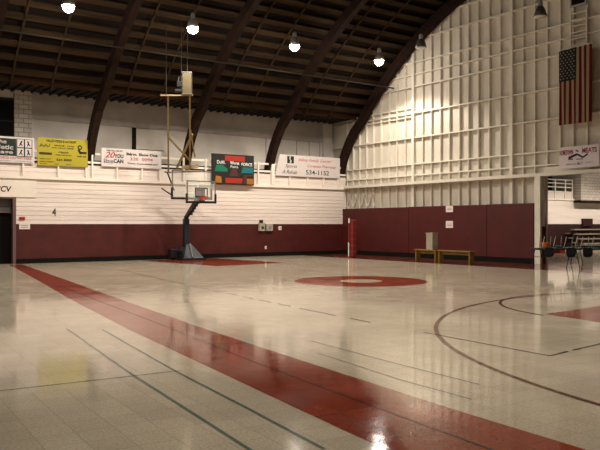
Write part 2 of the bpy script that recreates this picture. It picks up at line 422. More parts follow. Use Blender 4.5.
MB().box(XE - 0.01, XE + 0.14, 25.9, 31.2, 7.40, 7.45).build('girt', 'stud_cream', we)
MB().box(XE - 0.01, XE + 0.14, 25.9, 30.3, 6.95, 7.0).build('girt', 'stud_cream', we)
MB().box(XE - 0.30, XE + 0.14, 8.0, YB - 0.1, 3.60, 3.74).build('ledge', 'stud_cream', we)
MB().box(XE - 0.02, XE + 0.3, 8.0, 18.3, 3.74, 3.98).build('ledge_board', 'stud_cream', we)
for k in range(4):
    y = 31.1 - 0.6 * k
    MB().beam((XE + 0.02, y, 2.6), (XE + 0.02, y - 0.52, 3.6), 0.05, 0.04).build('brace', 'stud_cream', we)
    MB().beam((XE + 0.05, y - 0.52, 2.6), (XE + 0.05, y, 3.6), 0.05, 0.04).build('brace', 'stud_cream', we)
# slatted wall ladder / louvre above the flag and dark vent
lv = tag(thing('wall_ladder', (XE, 16.7, 8.6), 'pale wooden ladder of slats fixed on the end wall above the flag', 'ladder'))
for y in (17.02, 16.32): MB().box(XE - 0.1, XE - 0.02, y - 0.03, y + 0.03, 8.6, 10.05).build('rail', 'stud_cream', lv)
for k in range(6): MB().box(XE - 0.09, XE - 0.03, 16.33, 17.01, 8.66 + 0.25 * k, 8.71 + 0.25 * k).build('rung', 'stud_cream', lv)
vt = tag(MB().box(XE - 0.04, XE + 0.12, 16.4, 17.0, 10.28, 10.95).build('wall_vent', 'black_rubber'), 'dark square vent opening high on the end wall above the flag', 'vent')
MB().box(XE - 0.07, XE, 16.34, 16.4, 10.2, 11.0).box(XE - 0.07, XE, 17.0, 17.06, 10.2, 11.0).box(XE - 0.07, XE, 16.4, 17.0, 10.2, 10.28).build('vent_frame', 'plaster_grey_and_shade', vt)

# maroon padded partition in front of the end wall
pt = tag(thing('wall_padding', (25.2, 25.0, 0), 'long maroon padded wall along the foot of the white stud wall', 'wall padding'))
for a, b, zt in ((YB - 0.05, 25.9, 2.485), (25.88, 21.02, 2.50), (21.0, 18.57, 2.515)):
    MB().box(25.08, 25.32, a, b, 0.22, zt, bev=0.01).build('pad_panel', 'maroon_pad', pt)
MB().box(25.05, 25.32, 18.57, YB - 0.08, 0, 0.22).build('kick_strip', 'black_rubber', pt)
tag(MB().box(25.06, 25.078, 22.96, 23.39, 2.2, 2.49).build('paper_notice', 'paper'), 'white paper notice pinned at the top edge of the maroon padding', 'notice', 'paper notices on the padding')
tag(MB().box(25.06, 25.078, 22.96, 23.39, 1.47, 1.79).build('paper_notice', 'paper'), 'lower white paper notice on the maroon padding above the bench', 'notice', 'paper notices on the padding')
for o, z in ((bpy.data.objects['paper_notice'], 2.2), (bpy.data.objects['paper_notice.001'], 1.47)):
    MB().box(25.054, 25.06, 23.04, 23.31, z + 0.10, z + 0.13).box(25.054, 25.06, 23.04, 23.31, z + 0.17, z + 0.19).build('print', 'ink_grey', o)
struct(MB().box(25.10, 25.20, 18.27, 18.55, 0, 3.6, bev=0.01).build('trim_3', 'stud_cream'))
cp = tag(thing('column', (25.35, 18.37, 0), 'white square column with a maroon pad around its foot, beside the opening', 'column'))
MB().box(25.27, 25.43, 18.28, 18.46, 1.55, 3.6, bev=0.01).build('shaft', 'stud_cream', cp)
MB().box(25.24, 25.46, 18.25, 18.50, 0, 1.55, bev=0.02).build('pad', 'maroon_pad', cp)

# ------------------------------------------------------------------ walls behind the camera
wf = struct(MB().box(X0 - 0.1, XE + 0.1, Y0 - 0.15, Y0, 0, 7.4).build('wall_front', 'siding_white'))
MB().box(X0, XE, Y0, Y0 + 0.03, 0.0, 1.65).build('wainscot', 'maroon_paint', wf)
wl = struct(MB().prism([(X0 - 0.15, y, z) for y, z in [(32.45, 0), (32.45, 7.4), (30.5, 7.4)] + [(y_a + (y_b - y_a) * i / n, vault_z(y_a + (y_b - y_a) * i / n, R_ROOF + 0.05)) for i in range(n + 1)] + [(2.6, 7.4), (Y0, 7.4), (Y0, 0)]], 0, (0.15, 0, 0)).build('wall_left', 'plaster_white'))
MB().box(X0, X0 + 0.03, Y0, YB, 0.0, 1.65).build('wainscot', 'maroon_paint', wl)

# ------------------------------------------------------------------ vaulted ceiling
cb = MB(); prev = None
a0 = math.acos((30.42 - VY) / R_ROOF); a1 = pi - a0
NS = 64
for i in range(NS + 1):
    a = a0 + (a1 - a0) * i / NS; cur = []
    for r in (R_ROOF, R_ROOF + 0.12):
        for x in (X0 - 0.1, XE + 0.25): cur.append(cb.bm.verts.new((x, VY + r * cos(a), VZ + r * sin(a))))
    if prev:
        cb.bm.faces.new([prev[0], prev[1], cur[1], cur[0]]); cb.bm.faces.new([prev[2], cur[2], cur[3], prev[3]])
        cb.bm.faces.new([prev[0], cur[0], cur[2], prev[2]]); cb.bm.faces.new([prev[1], prev[3], cur[3], cur[1]])
    prev = cur
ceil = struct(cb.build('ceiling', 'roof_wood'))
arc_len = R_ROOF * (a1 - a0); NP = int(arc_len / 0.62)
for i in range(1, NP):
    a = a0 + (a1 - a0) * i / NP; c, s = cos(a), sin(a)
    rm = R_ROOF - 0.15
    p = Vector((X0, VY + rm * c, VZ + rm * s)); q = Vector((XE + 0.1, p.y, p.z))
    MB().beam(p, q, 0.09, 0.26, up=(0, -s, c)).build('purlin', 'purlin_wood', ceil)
for k in range(6):
    for dx in (1.6, 3.2):
        xb = 0.95 + 4.83 * (k - 1) + dx
        if xb > XE or xb < X0: continue
        b = MB(); prev = None
        for i in range(NS + 1):
            a = a0 + (a1 - a0) * i / NS; cur = []
            for r in (R_ROOF - 0.24, R_ROOF - 0.2):
                for x in (xb - 0.04, xb + 0.04): cur.append(b.bm.verts.new((x, VY + r * cos(a), VZ + r * sin(a))))
            if prev:
                for u, v in ((0, 1), (1, 3), (3, 2), (2, 0)): b.bm.faces.new([prev[u], prev[v], cur[v], cur[u]])
            prev = cur
        b.build('bridging', 'purlin_wood', ceil)
sb = MB().box(X0, XE + 0.1, 30.3, YU + 0.1, 7.42, 7.52).box(X0, XE + 0.1, Y0, 2.7, 7.42, 7.52)
sof = struct(sb.build('ceiling_soffit', 'soffit_dark'))
for k in range(72):
    x = X0 + 0.2 + 0.4 * k
    MB().box(x, x + 0.07, 30.4, YU - 0.02, 7.32, 7.42).build('soffit_joist', 'soffit_dark', sof)
for yy, dy in ((30.3, 0), (2.7, 0)):
    if yy < 10: struct(MB().box(X0, XE, yy - 0.07, yy + 0.07, 7.34, 7.62).build('trim_7', 'eave_beam_wood'))
    else: tag(MB().box(X0, XE, yy - 0.07, yy + 0.07, 7.34, 7.62).build('eave_beam', 'eave_beam_wood'),
        'long brown timber beam at the foot of the vault %s' % ('above the banner gallery' if yy > 10 else 'over the near side, out of view'), 'beam')

rib_labels = ['out of view arch rib nearest the camera', 'out of view arch rib left of the yellow banner',
              'dark arch rib coming down beside the right end of the yellow banner',
              'dark arch rib coming down behind the hanging backboard frame',
              'dark arch rib coming down between the scoreboard and the pharmacy banner',
              'dark arch rib against the white stud end wall']
LEG = [(31.46, 3.64), (31.41, 4.1), (31.29, 4.6), (31.09, 5.1), (30.84, 5.6), (30.52, 6.1), (30.14, 6.6)]
RC, RM = -4.0, 17.12
half = list(LEG)
ang0 = math.asin((7.05 - RC) / RM)
NN = 52
mid = [(VY + RM * cos(ang0 + (pi - 2 * ang0) * i / NN), RC + RM * sin(ang0 + (pi - 2 * ang0) * i / NN)) for i in range(NN + 1)]
RIBLINE = half + mid + [(2 * VY - y, z) for y, z in reversed(half)]
for X, lb in zip((1.55, 6.3, 10.95, 15.65, 20.4, 25.14), rib_labels):
    b = MB(); prev = None
    for i, (y, z) in enumerate(RIBLINE):
        p0 = RIBLINE[max(0, i - 1)]; p1 = RIBLINE[min(len(RIBLINE) - 1, i + 1)]
        t = Vector((p1[0] - p0[0], p1[1] - p0[1])).normalized(); nn = Vector((t.y, -t.x)); cur = []
        for s_ in (-0.22, 0.22):
            for x in (X - 0.15, X + 0.15): cur.append(b.bm.verts.new((x, y + nn.x * s_, z + nn.y * s_)))
        if prev:
            for u, v in ((0, 1), (1, 3), (3, 2), (2, 0)): b.bm.faces.new([prev[u], prev[v], cur[v], cur[u]])
        else: b.bm.faces.new([cur[0], cur[2], cur[3], cur[1]])
        prev = cur
    b.bm.faces.new([prev[0], prev[1], prev[3], prev[2]])
    if X < 8: struct(b.build('trim_%d' % (5 + (X > 2)), 'rib_wood'))
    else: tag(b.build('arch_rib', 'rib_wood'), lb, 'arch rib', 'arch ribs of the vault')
cd = tag(MB().bar((X0, 27.28, 8.6), (XE, 27.28, 8.6), 0.035).build('conduit', 'cable_grey'), 'thin grey conduit running under the roof ribs along the vault', 'conduit')

kb = MB(); lap_siding(kb, X0, XE - 0.05, 3.65, 4.22, YB + 0.03, exp=0.19, lip=0.02); kb.build('gallery_kickboard', 'siding_white', wall_b)
# ------------------------------------------------------------------ lamps
def make_lamp(loc, lit, label):
    x, y, z = loc
    t = thing('high_bay_lamp', loc, label, 'lamp', 'lit high bay lamps' if lit else 'unlit high bay lamps')
    top = vault_z(y, R_ROOF - 0.02) if x < XE else 9.6
    MB().bar((x, y, z + 0.55), (x, y, top), 0.012, 6).build('hanging_rod', 'cable_grey', t)
    MB().lathe([(0.05, 0.30), (0.09, 0.32), (0.09, 0.50), (0.04, 0.56)], loc, 14).build('housing', 'lamp_silver', t)
    b = MB(); prof = [(0.10, 0.31), (0.15, 0.24), (0.20, 0.10), (0.235, -0.045)] if lit else [(0.10, 0.31), (0.15, 0.24), (0.20, 0.10), (0.25, -0.06)]
    o_ = prof + [(prof[-1][0] - 0.012, prof[-1][1])] + [(r - 0.012, zz - 0.008) for r, zz in reversed(prof[:-1])]
    b.lathe(o_, loc, 20); b.build('reflector', 'lamp_dark' if not lit else 'lamp_silver', t, True)
    b = MB()
    if lit:
        sl = bpy.data.lights.new('lamp_beam', 'SPOT'); sl.energy = 1330; sl.color = (1.0, 0.91, 0.77)
        sl.spot_size = radians(139); sl.spot_blend = 0.3; sl.shadow_soft_size = 0.16
        so = bpy.data.objects.new('lamp_beam', sl); COL.objects.link(so); so.parent = t; so.location = (0, 0, -0.46)
    if lit: bmesh.ops.create_uvsphere(b.bm, u_segments=14, v_segments=9, radius=0.2, matrix=Matrix.Translation((x, y, z - 0.085)) @ Matrix.Diagonal((1, 1, 0.92, 1)))
    else: b.lathe([(0.02, -0.085), (0.23, -0.08), (0.235, -0.06), (0.02, -0.055)], loc, 20)
    b.build('bulb' if lit else 'lens', 'lamp_glow' if lit else 'frosted_glass', t, True)
    return t
def relabel(t, label): t['label'] = label; return t
LY, LZ = 25.6, 9.42
lp = make_lamp((22.9, LY, LZ), True, 'rightmost lit lamp, hanging just left of the white end wall')
for x, y, lb in ((18.0, LY, 'lit lamp third from the left, above the scoreboard'),
                 (13.1, LY, 'lit lamp second from the left, above the hanging backboard frame'),
                 (8.2, LY, 'leftmost lit lamp at the top edge, high above the yellow banner'),
                 (8.05, 7.4, 'added out of view lit lamp above the near red stripe'),  # this and the next two lamps are added to fill siding and floor
                 (12.95, 16.5, 'added out of view lit lamp on the ridge line over the center circle'),
                 (8.05, 16.5, 'added out of view lit lamp on the ridge line over the red border stripe')):
    c = copy_tree(lp); c.location = (x, y, LZ); relabel(c, lb)
for x, y, lb in ((40.0, 25.5, 'out of view lit lamp in the room beyond the opening'), (46.0, 25.5, 'added out of view lit lamp in the middle of the room beyond the opening'), (52.0, 25.5, 'out of view lit lamp deep in the room beyond the opening')):  # middle lamp added to brighten the siding beyond the opening
    c = copy_tree(lp); c.location = (x, y, 7.2); relabel(c, lb)
un = make_lamp((22.75, 16.55, 9.38), False, 'unlit bell lamp hanging above and left of the flag')
c = copy_tree(un); c.location = (22.75, 22.7, 9.45); relabel(c, 'unlit lamp hanging in front of the rib beside the white end wall')

# ------------------------------------------------------------------ gallery railing and banners
rl = thing('gallery_railing', (13.748, YB - 0.05, 3.643), 'white post and rail railing along the gallery on the long wall', 'railing')
for x in (3.142, 4.321, 5.597, 6.854, 8.072, 9.516, 10.723, 10.998, 12.128, 13.316, 14.2, 15.417, 16.596, 17.774, 18.756, 19.591, 20.406, 21.525, 22.694, 23.764, 24.746):
    MB().box(x - 0.035, x + 0.035, YB - 0.08, YB, 3.64, 4.80).build('post', 'trim_white', rl)
MB().box(20.38, 20.56, YB - 0.1, YB + 0.06, 3.68, 5.28).build('post', 'trim_white', rl)
for z in (4.35, 4.73): MB().box(X0 + 0.1, XE - 0.05, YB, YB + 0.05, z - 0.045, z + 0.045).build('rail', 'trim_white', rl)

YF = YB - 0.085
def banner(x0, x1, z0, z1, m, label, y=YF, skew=0.0):
    o = MB().prism([(x0, y, z0), (x1, y, z0), (x1, y, z1), (x0 + skew, y, z1)], 0, (0, -0.02, 0)).build('banner', m)
    return tag(o, label, 'banner', 'advertising banners')
def patch(name, parent, x0, x1, z0, z1, m, y=YF - 0.02, t=0.006):
    return MB().box(x0, x1, y - t, y, z0, z1).build(name, m, parent)
YT = YF - 0.02
b1 = banner(5.106, 8.504, 4.174, 5.234, 'banner_white', 'white banner with a dark green name panel and four sport pictures, at the left edge')
patch('name_panel', b1, 5.205, 7.777, 4.449, 5.156, 'ink_green')
lettering('lettering', 'The', b1, (6.92, YT - 0.006, 4.94), 0.48, 0.17, 'banner_white', bold=0.02)
lettering('lettering', 'Athletic', b1, (6.58, YT - 0.006, 4.704), 1.08, 0.19, 'banner_white', bold=0.02)
lettering('lettering', 'Image', b1, (6.80, YT - 0.006, 4.478), 0.85, 0.2, 'banner_white', bold=0.02)
patch('picture_frame', b1, 7.787, 8.426, 4.429, 5.166, 'ink_black')
for i in range(2):
    for j in range(2):
        xx = 7.82 + 0.315 * i; zz = 4.46 + 0.365 * j
        pc = patch('picture', b1, xx, xx + 0.26, zz, zz + 0.32, 'banner_white', YT - 0.006)
        MB().beam((xx + 0.09, YT - 0.014, zz + 0.05), (xx + 0.14, YT - 0.014, zz + 0.18), 0.01, 0.045).beam((xx + 0.14, YT - 0.014, zz + 0.16), (xx + 0.18 - 0.08 * i, YT - 0.014, zz + 0.26), 0.01, 0.06).beam((xx + 0.13, YT - 0.014, zz + 0.15), (xx + 0.2, YT - 0.014, zz + 0.06), 0.01, 0.04).build('player_figure', 'ink_black', pc)
lettering('lettering', 'YOUR TEAM SPORTS OUTFITTERS', b1, (6.088, YT, 4.321), 2.3, 0.09, 'ink_red', bold=0.02)
lettering('lettering', 'uniforms   trophies   lettering', b1, (6.088, YT, 4.213), 2.3, 0.06, 'ink_grey')

b2 = banner(8.642, 10.773, 4.125, 5.293, 'banner_yellow', 'yellow banner covered in small black lettering')
lettering('lettering', 'VALLEY PIZZA & LAUNDRY', b2, (8.985, YT, 5.116), 1.3, 0.11, 'ink_olive', bold=0.03)
lettering('lettering', 'SINCE  1976', b2, (9.329, YT, 4.959), 0.85, 0.06, 'ink_olive', bold=0.03)
lettering('lettering', 'EAT IN - TAKE OUT - DELIVERY', b2, (9.231, YT, 4.861), 0.95, 0.05, 'ink_olive', bold=0.03)
lettering('lettering', 'Henry', b2, (9.506, YT, 4.645), 0.45, 0.11, 'ink_black', shear=0.2, bold=0.02)
lettering('lettering', 'WASH & DRY & FOLD', b2, (9.378, YT, 4.567), 0.7, 0.05, 'ink_olive', bold=0.03)
lettering('lettering', '534 8000', b2, (9.427, YT, 4.341), 0.65, 0.1, 'ink_olive', bold=0.03)
lettering('lettering', 'OPEN DAILY', b2, (8.72, YT, 4.38), 0.5, 0.04, 'ink_olive', bold=0.03)
lettering('lettering', 'MAIN STREET', b2, (8.72, YT, 4.262), 0.6, 0.04, 'ink_olive', bold=0.03)
lettering('lettering', '.....    ....    ....', b2, (8.74, YT, 4.184), 1.3, 0.03, 'ink_olive', bold=0.03)
patch('dark_label', b2, 8.701, 9.231, 4.576, 4.675, 'ink_olive', YT)
pz = MB()
for k in range(9): pz.beam((8.72 + 0.05 * k, YT - 0.003, 4.891 + 0.02 * (k % 3)), (8.789 + 0.045 * k, YT - 0.003, 5.038 - 0.03 * (k % 4)), 0.008, 0.025)
pz.build('drawing', 'ink_olive', b2)
pz = MB().torus((0, 0, 0), 0.075, 0.028, mt=Matrix.Translation((10.429, YT - 0.002, 4.959)) @ Matrix.Rotation(pi / 2, 4, 'X') @ Matrix.Diagonal((1, 1, 0.15, 1)))
pz.beam((10.36, YT - 0.003, 4.871), (10.458, YT - 0.003, 4.704), 0.01, 0.09).beam((10.429, YT - 0.003, 4.724), (10.723, YT - 0.003, 4.743), 0.01, 0.09)
pz.build('drawing', 'ink_black', b2)
lettering('lettering', 'DAIRY BAR', b2, (10.311, YT, 4.547), 0.4, 0.06, 'ink_olive', bold=0.03)

b3 = banner(11.391, 14.239, 4.203, 5.018, 'banner_white', 'white banner reading YOU CAN with a red phone number')
lettering('lettering', 'ONE CALL CAN DO', b3, (11.607, YT, 4.881), 0.75, 0.07, 'ink_black', bold=0.03)
lettering('lettering', '20', b3, (11.538, YT, 4.596), 0.48, 0.26, 'ink_red', shear=0.35, bold=0.02)
lettering('lettering', 'lbs', b3, (11.489, YT, 4.351), 0.45, 0.2, 'ink_grey', bold=0.03)
lettering('lettering', 'YOU', b3, (11.98, YT, 4.596), 0.42, 0.18, 'ink_black', bold=0.04)
lettering('lettering', 'CAN', b3, (11.941, YT, 4.37), 0.46, 0.18, 'ink_black', bold=0.04)
lettering('lettering', 'Bdrm. Show One', b3, (12.55, YT, 4.743), 1.5, 0.13, 'ink_black', bold=0.04)
lettering('lettering', '320  0094', b3, (12.717, YT, 4.527), 1.1, 0.14, 'ink_red', bold=0.01)
lettering('lettering', '"Home of pre-owned cars"', b3, (12.589, YT, 4.331), 1.5, 0.10, 'ink_black', bold=0.02)

b4 = banner(20.573, 24.845, 4.154, 5.264, 'banner_white', 'wide white banner with a green square emblem and the number 534-1152', skew=0.3)
eg = patch('emblem', b4, 21.329, 21.751, 4.822, 5.195, 'ink_green', YT)
MB().beam((21.535, YT - 0.01, 5.175), (21.476, YT - 0.01, 5.058), 0.008, 0.07).beam((21.476, YT - 0.01, 5.077), (21.565, YT - 0.01, 4.959), 0.008, 0.06).beam((21.565, YT - 0.01, 4.989), (21.525, YT - 0.01, 4.841), 0.008, 0.09).build('figure', 'banner_white', eg)
lettering('lettering', 'Sports', b4, (21.211, YT, 4.547), 0.75, 0.22, 'ink_green', shear=0.3)
lettering('lettering', 'A Rehab', b4, (21.015, YT, 4.272), 0.95, 0.19, 'ink_green', shear=0.3)
lettering('lettering', 'Safety Family Center', b4, (22.046, YT, 4.92), 2.2, 0.2, 'ink_red', shear=0.4)
lettering('lettering', 'Compass Pharmacy', b4, (22.635, YT, 4.625), 1.95, 0.19, 'ink_red', shear=0.4)
lettering('lettering', '534-1152', b4, (22.537, YT, 4.282), 1.55, 0.24, 'ink_black', bold=0.005)

# banner on the end wall, right edge
XB = XE - 0.32
b5 = tag(MB().box(XB - 0.02, XB, 15.62, 17.37, 3.84, 4.68).build('banner', 'banner_lilac'), 'pale lilac banner with maroon words on the end wall below the flag', 'banner', 'advertising banners')
lettering('lettering', 'HOMETOWN', b5, (XB - 0.02, 17.33, 4.36), 0.60, 0.2, 'ink_maroon', 'X', bold=0.03)
lettering('lettering', 'MEATS', b5, (XB - 0.02, 16.34, 4.38), 0.62, 0.2, 'ink_maroon', 'X', bold=0.03)
g = MB()
XX = XB - 0.024

g.beam((XX, 16.93, 4.24), (XX, 16.55, 4.36), 0.01, 0.09).beam((XX, 16.55, 4.36), (XX, 16.3, 4.22), 0.01, 0.07).beam((XX, 16.3, 4.22), (XX, 16.1, 4.34), 0.01, 0.06).beam((XX, 16.95, 4.2), (XX, 16.75, 4.18), 0.01, 0.05).beam((XX, 16.6, 4.17), (XX, 16.3, 4.16), 0.01, 0.03).beam((XX, 16.62, 4.52), (XX, 16.5, 4.46), 0.01, 0.05)
g.build('bird_emblem', 'ink_black', b5)
lettering('lettering', 'FRESH CUTS', b5, (XB - 0.02, 17.05, 3.96), 0.45, 0.06, 'ink_grey', 'X')
lettering('lettering', 'No. 1', b5, (XB - 0.02, 16.56, 3.95), 0.22, 0.1, 'ink_blue', 'X', bold=0.03)
lettering('lettering', 'DELI', b5, (XB - 0.02, 16.2, 3.99), 0.3, 0.05, 'ink_grey', 'X')

# scoreboard
SX0, SX1, SZ0, SZ1, SY = 16.82, 19.18, 3.58, 5.07, YB - 0.16
sc = tag(MB().box(SX0, SX1, SY - 0.14, SY, SZ0, SZ1, bev=0.015).build('scoreboard', 'score_black'), 'dark scoreboard with red, green and orange panels hung on the gallery railing', 'scoreboard')
sy = SY - 0.14
def sp(name, pts, m): return MB().prism([(SX0 + u * (SX1 - SX0), sy, SZ0 + v * (SZ1 - SZ0)) for u, v in pts], 0, (0, -0.012, 0)).build(name, m, sc)
sp('red_panel', [(0.29, 0.78), (0.77, 0.78), (0.77, 0.95), (0.29, 0.95)], 'score_red')
sp('red_panel', [(0.30, 0.05), (0.70, 0.05), (0.72, 0.22), (0.30, 0.22)], 'score_red')
sp('green_panel', [(0.05, 0.42), (0.34, 0.42), (0.36, 0.50), (0.24, 0.64), (0.09, 0.64)], 'score_green')
sp('teal_panel', [(0.68, 0.40), (0.97, 0.40), (0.97, 0.60), (0.72, 0.60)], 'score_teal')
sp('orange_panel', [(0.05, 0.05), (0.22, 0.05), (0.20, 0.26), (0.08, 0.28)], 'score_orange')
sp('orange_panel', [(0.82, 0.03), (0.98, 0.03), (0.98, 0.22), (0.82, 0.22)], 'score_orange')
sp('brown_panel', [(0.40, 0.28), (0.62, 0.28), (0.56, 0.52), (0.46, 0.52)], 'score_brown')
sp('brown_panel', [(0.74, 0.05), (0.81, 0.05), (0.81, 0.30), (0.97, 0.30), (0.97, 0.36), (0.74, 0.33)], 'score_brown')
sp('dark_green_panel', [(0.82, 0.80), (0.97, 0.80), (0.97, 0.95), (0.82, 0.95)], 'ink_green')
lettering('lettering', 'Dukl.', sc, (17.067, sy, 4.576), 0.45, 0.17, 'white_line', bold=0.02)
lettering('lettering', 'Worst', sc, (17.794, sy, 4.567), 0.52, 0.16, 'white_line', bold=0.02)
lettering('lettering', 'FORCE', sc, (18.442, sy, 4.527), 0.62, 0.16, 'white_line', bold=0.02)
lettering('lettering', 'Fans', sc, (17.823, sy, 4.4), 0.42, 0.13, 'white_line', bold=0.01)
MB().box(17.185, 17.264, SY, YB - 0.04, 3.859, 4.743).box(18.854, 18.933, SY, YB - 0.04, 3.859, 4.743).build('bracket', 'black_metal', sc)

# small things on the long wall
WY = YB - 0.025
eb = tag(MB().box(19.591, 19.915, WY - 0.14, WY, 1.296, 1.699, bev=0.01).build('electrical_box', 'grey_metal'), 'grey metal box with a black top piece on the maroon long wall', 'electrical box', 'grey boxes on the long wall')
MB().box(19.66, 19.836, WY - 0.1, WY, 1.699, 1.856, bev=0.01).build('top_piece', 'black_metal', eb); MB().box(19.709, 19.836, WY - 0.16, WY - 0.14, 1.404, 1.522).build('dial', 'black_metal', eb)
eb = tag(MB().box(20.033, 20.406, WY - 0.14, WY, 1.296, 1.65, bev=0.01).build('electrical_box', 'grey_metal'), 'grey metal box, right one of the two on the long wall, without a black top', 'electrical box', 'grey boxes on the long wall')
MB().box(20.151, 20.308, WY - 0.16, WY - 0.14, 1.404, 1.542).build('dial', 'ink_grey', eb)
eb = tag(MB().box(20.818, 20.976, WY - 0.08, WY, 1.336, 1.532, bev=0.01).build('switch_box', 'paper'), 'small pale switch box right of the two grey boxes on the long wall', 'switch')
MB().box(20.877, 20.917, WY - 0.1, WY - 0.08, 1.414, 1.463).build('switch_lever', 'ink_black', eb)
eb = tag(MB().box(19.994, 20.092, WY - 0.03, WY, 0.364, 0.521, bev=0.005).build('power_outlet', 'trim_white'), 'small white outlet low on the maroon wall below the grey boxes', 'outlet')
MB().box(20.023, 20.062, WY - 0.034, WY - 0.03, 0.403, 0.481).build('socket', 'ink_grey', eb)
sg = tag(MB().box(7.915, 8.151, YB - 0.05, YB - 0.02, 1.807, 1.945).build('wall_sign', 'signal_red'), 'small red sign beside the dark doorway', 'sign')
MB().box(7.944, 8.003, YB - 0.056, YB - 0.05, 1.856, 1.905).box(8.052, 8.111, YB - 0.056, YB - 0.05, 1.856, 1.905).build('print', 'ink_black', sg)
sg = tag(MB().box(7.915, 8.347, YB - 0.055, YB - 0.03, 1.434, 1.699).build('wall_sign', 'paper'), 'white notice sign below the small red sign beside the doorway', 'sign')
MB().box(7.974, 8.268, YB - 0.06, YB - 0.055, 1.581, 1.611).box(7.974, 8.268, YB - 0.06, YB - 0.055, 1.503, 1.532).build('print', 'ink_grey', sg)
tag(lettering('wall_number', '4', None, (9.27, YB - 0.03, 1.994), 0.16, 0.33, 'ink_black'), 'black number 4 on the white siding above the maroon band', 'number')
tag(lettering('door_lettering', 'CCV', None, (6.972, YB - 0.046, 2.966), 0.64, 0.24, 'ink_black', shear=0.15, bold=0.03), 'black letters CCV on the white board over the dark doorway', 'lettering')

# ------------------------------------------------------------------ hoops
FX, FY = -0.11, -0.994                       # direction both boards face (down the court)
def face_frame(x, y, z=0): return Matrix.Translation((x, y, z)) @ Matrix(((-FY, -FX, 0, 0), (FX, -FY, 0, 0), (0, 0, 1, 0), (0, 0, 0, 1)))
# frame: local x = along the board (to the viewer's right), local -y = facing
def board(mt, parent, w, hgt, pads):
    t = 0.03
    g = MB().box(-w / 2, w / 2, -t / 2, t / 2, 0, hgt, mt).build('glass', 'backboard_glass', parent)
    f = 0.045
    MB().box(-w / 2 - f, -w / 2, -0.03, 0.03, -f, hgt + f, mt).box(w / 2, w / 2 + f, -0.03, 0.03, -f, hgt + f, mt).box(-w / 2, w / 2, -0.03, 0.03, hgt, hgt + f, mt).box(-w / 2, w / 2, -0.03, 0.03, -f, 0, mt).build('frame', 'chrome', parent)
    q = 0.045
    MB().box(-0.30, -0.30 + q, -0.026, -0.016, 0.18, 0.60, mt).box(0.30 - q, 0.30, -0.026, -0.016, 0.18, 0.60, mt).box(-0.3 + q, 0.3 - q, -0.026, -0.016, 0.60 - q, 0.60, mt).box(-0.3 + q, 0.3 - q, -0.026, -0.016, 0.18, 0.18 + q, mt).build('target_square', 'white_line' if pads != 'dark' else 'black_metal', parent)
    p = 0.08
    MB().box(-w / 2 - p, w / 2 + p, -0.05, 0.05, -p - 0.02, -0.0, mt, bev=0.01).box(-w / 2 - p, -w / 2 - 0.0, -0.05, 0.05, 0, hgt * 0.38, mt, bev=0.01).box(w / 2, w / 2 + p, -0.05, 0.05, 0, hgt * 0.38, mt, bev=0.01).build('edge_padding', 'black_metal', parent)
    return g
def rim(mt, parent, z, m):
    b = MB().torus((0, -0.42, z), 0.23, 0.014, mt=mt).box(-0.09, 0.09, -0.2, -0.03, z - 0.09, z + 0.012, mt).bar((-0.08, -0.1, z), (-0.12, -0.24, z), 0.012, mt=mt).bar((0.08, -0.1, z), (0.12, -0.24, z), 0.012, mt=mt)
    b.build('rim', m, parent)

ph = thing('portable_basketball_hoop', (15.2, 30.15, 0), 'portable basketball hoop on a dark wedge base standing on the far red key', 'basketball hoop')
mt = face_frame(15.2, 30.15)
b = MB().prism([(-0.56, -0.75, 0.1), (0.60, -0.75, 0.1), (0.60, 0.75, 0.1), (-0.56, 0.75, 0.1)], 0, (0, 0, -0.1), mt)
b.build('base_plate', 'black_metal', ph)
b = MB()
tv = [(-0.45, -0.62, 0.1), (0.52, -0.62, 0.1), (0.52, 0.7, 0.1), (-0.45, 0.7, 0.1)]; tp = [(-0.12, -0.1, 0.72), (0.12, -0.1, 0.72), (0.12, 0.22, 0.72), (-0.12, 0.22, 0.72)]
V = [b.bm.verts.new(mt @ Vector(p)) for p in tv]; W = [b.bm.verts.new(mt @ Vector(p)) for p in tp]
b.bm.faces.new(V[::-1]); b.bm.faces.new(W)
for i in range(4): b.bm.faces.new([V[i], V[(i + 1) % 4], W[(i + 1) % 4], W[i]])
b.build('ballast_housing', 'slate_metal', ph)
MB().box(-0.5, -0.46, -0.5, 0.6, 0.1, 0.42, mt).box(-0.78, -0.44, 0.15, 0.62, 0.08, 0.5, mt, bev=0.03).build('weight_box', 'black_metal', ph)
MB().bar((-0.03, -0.64, 0.14), (0.02, -0.13, 0.74), 0.035, mt=mt).build('front_strut', 'chrome', ph)
MB().box(-0.19, 0.05, -0.05, 0.24, 0.5, 1.9, mt, bev=0.03).build('column_padding', 'navy_metal', ph)
MB().box(-0.15, 0.01, 0.0, 0.18, 0.4, 2.02, mt).build('column', 'black_metal', ph)
MB().beam((-0.07, 0.1, 1.95), (0.0, -1.35, 2.72), 0.12, 0.14, mt).build('lower_arm', 'black_metal', ph)
MB().beam((-0.07, 0.2, 2.0), (0.0, -1.5, 3.1), 0.06, 0.07, mt).build('upper_arm', 'black_metal', ph)
for k in range(5):
    MB().box(-0.12, 0.1, -0.30 - 0.22 * k, -0.24 - 0.22 * k, 2.06 + 0.125 * k, 2.26 + 0.125 * k, mt).build('arm_rung', 'slate_metal', ph)
mtb = face_frame(15.2, 30.15) @ Matrix.Translation((0, -1.62, 2.66))
board(mtb, ph, 1.27, 0.86, 'dark')
rim(mtb, ph, 0.16, 'signal_red')
MB().box(-0.2, 0.2, 0.05, 0.1, 0.0, 0.55, mtb).build('mounting_plate', 'black_metal', ph)

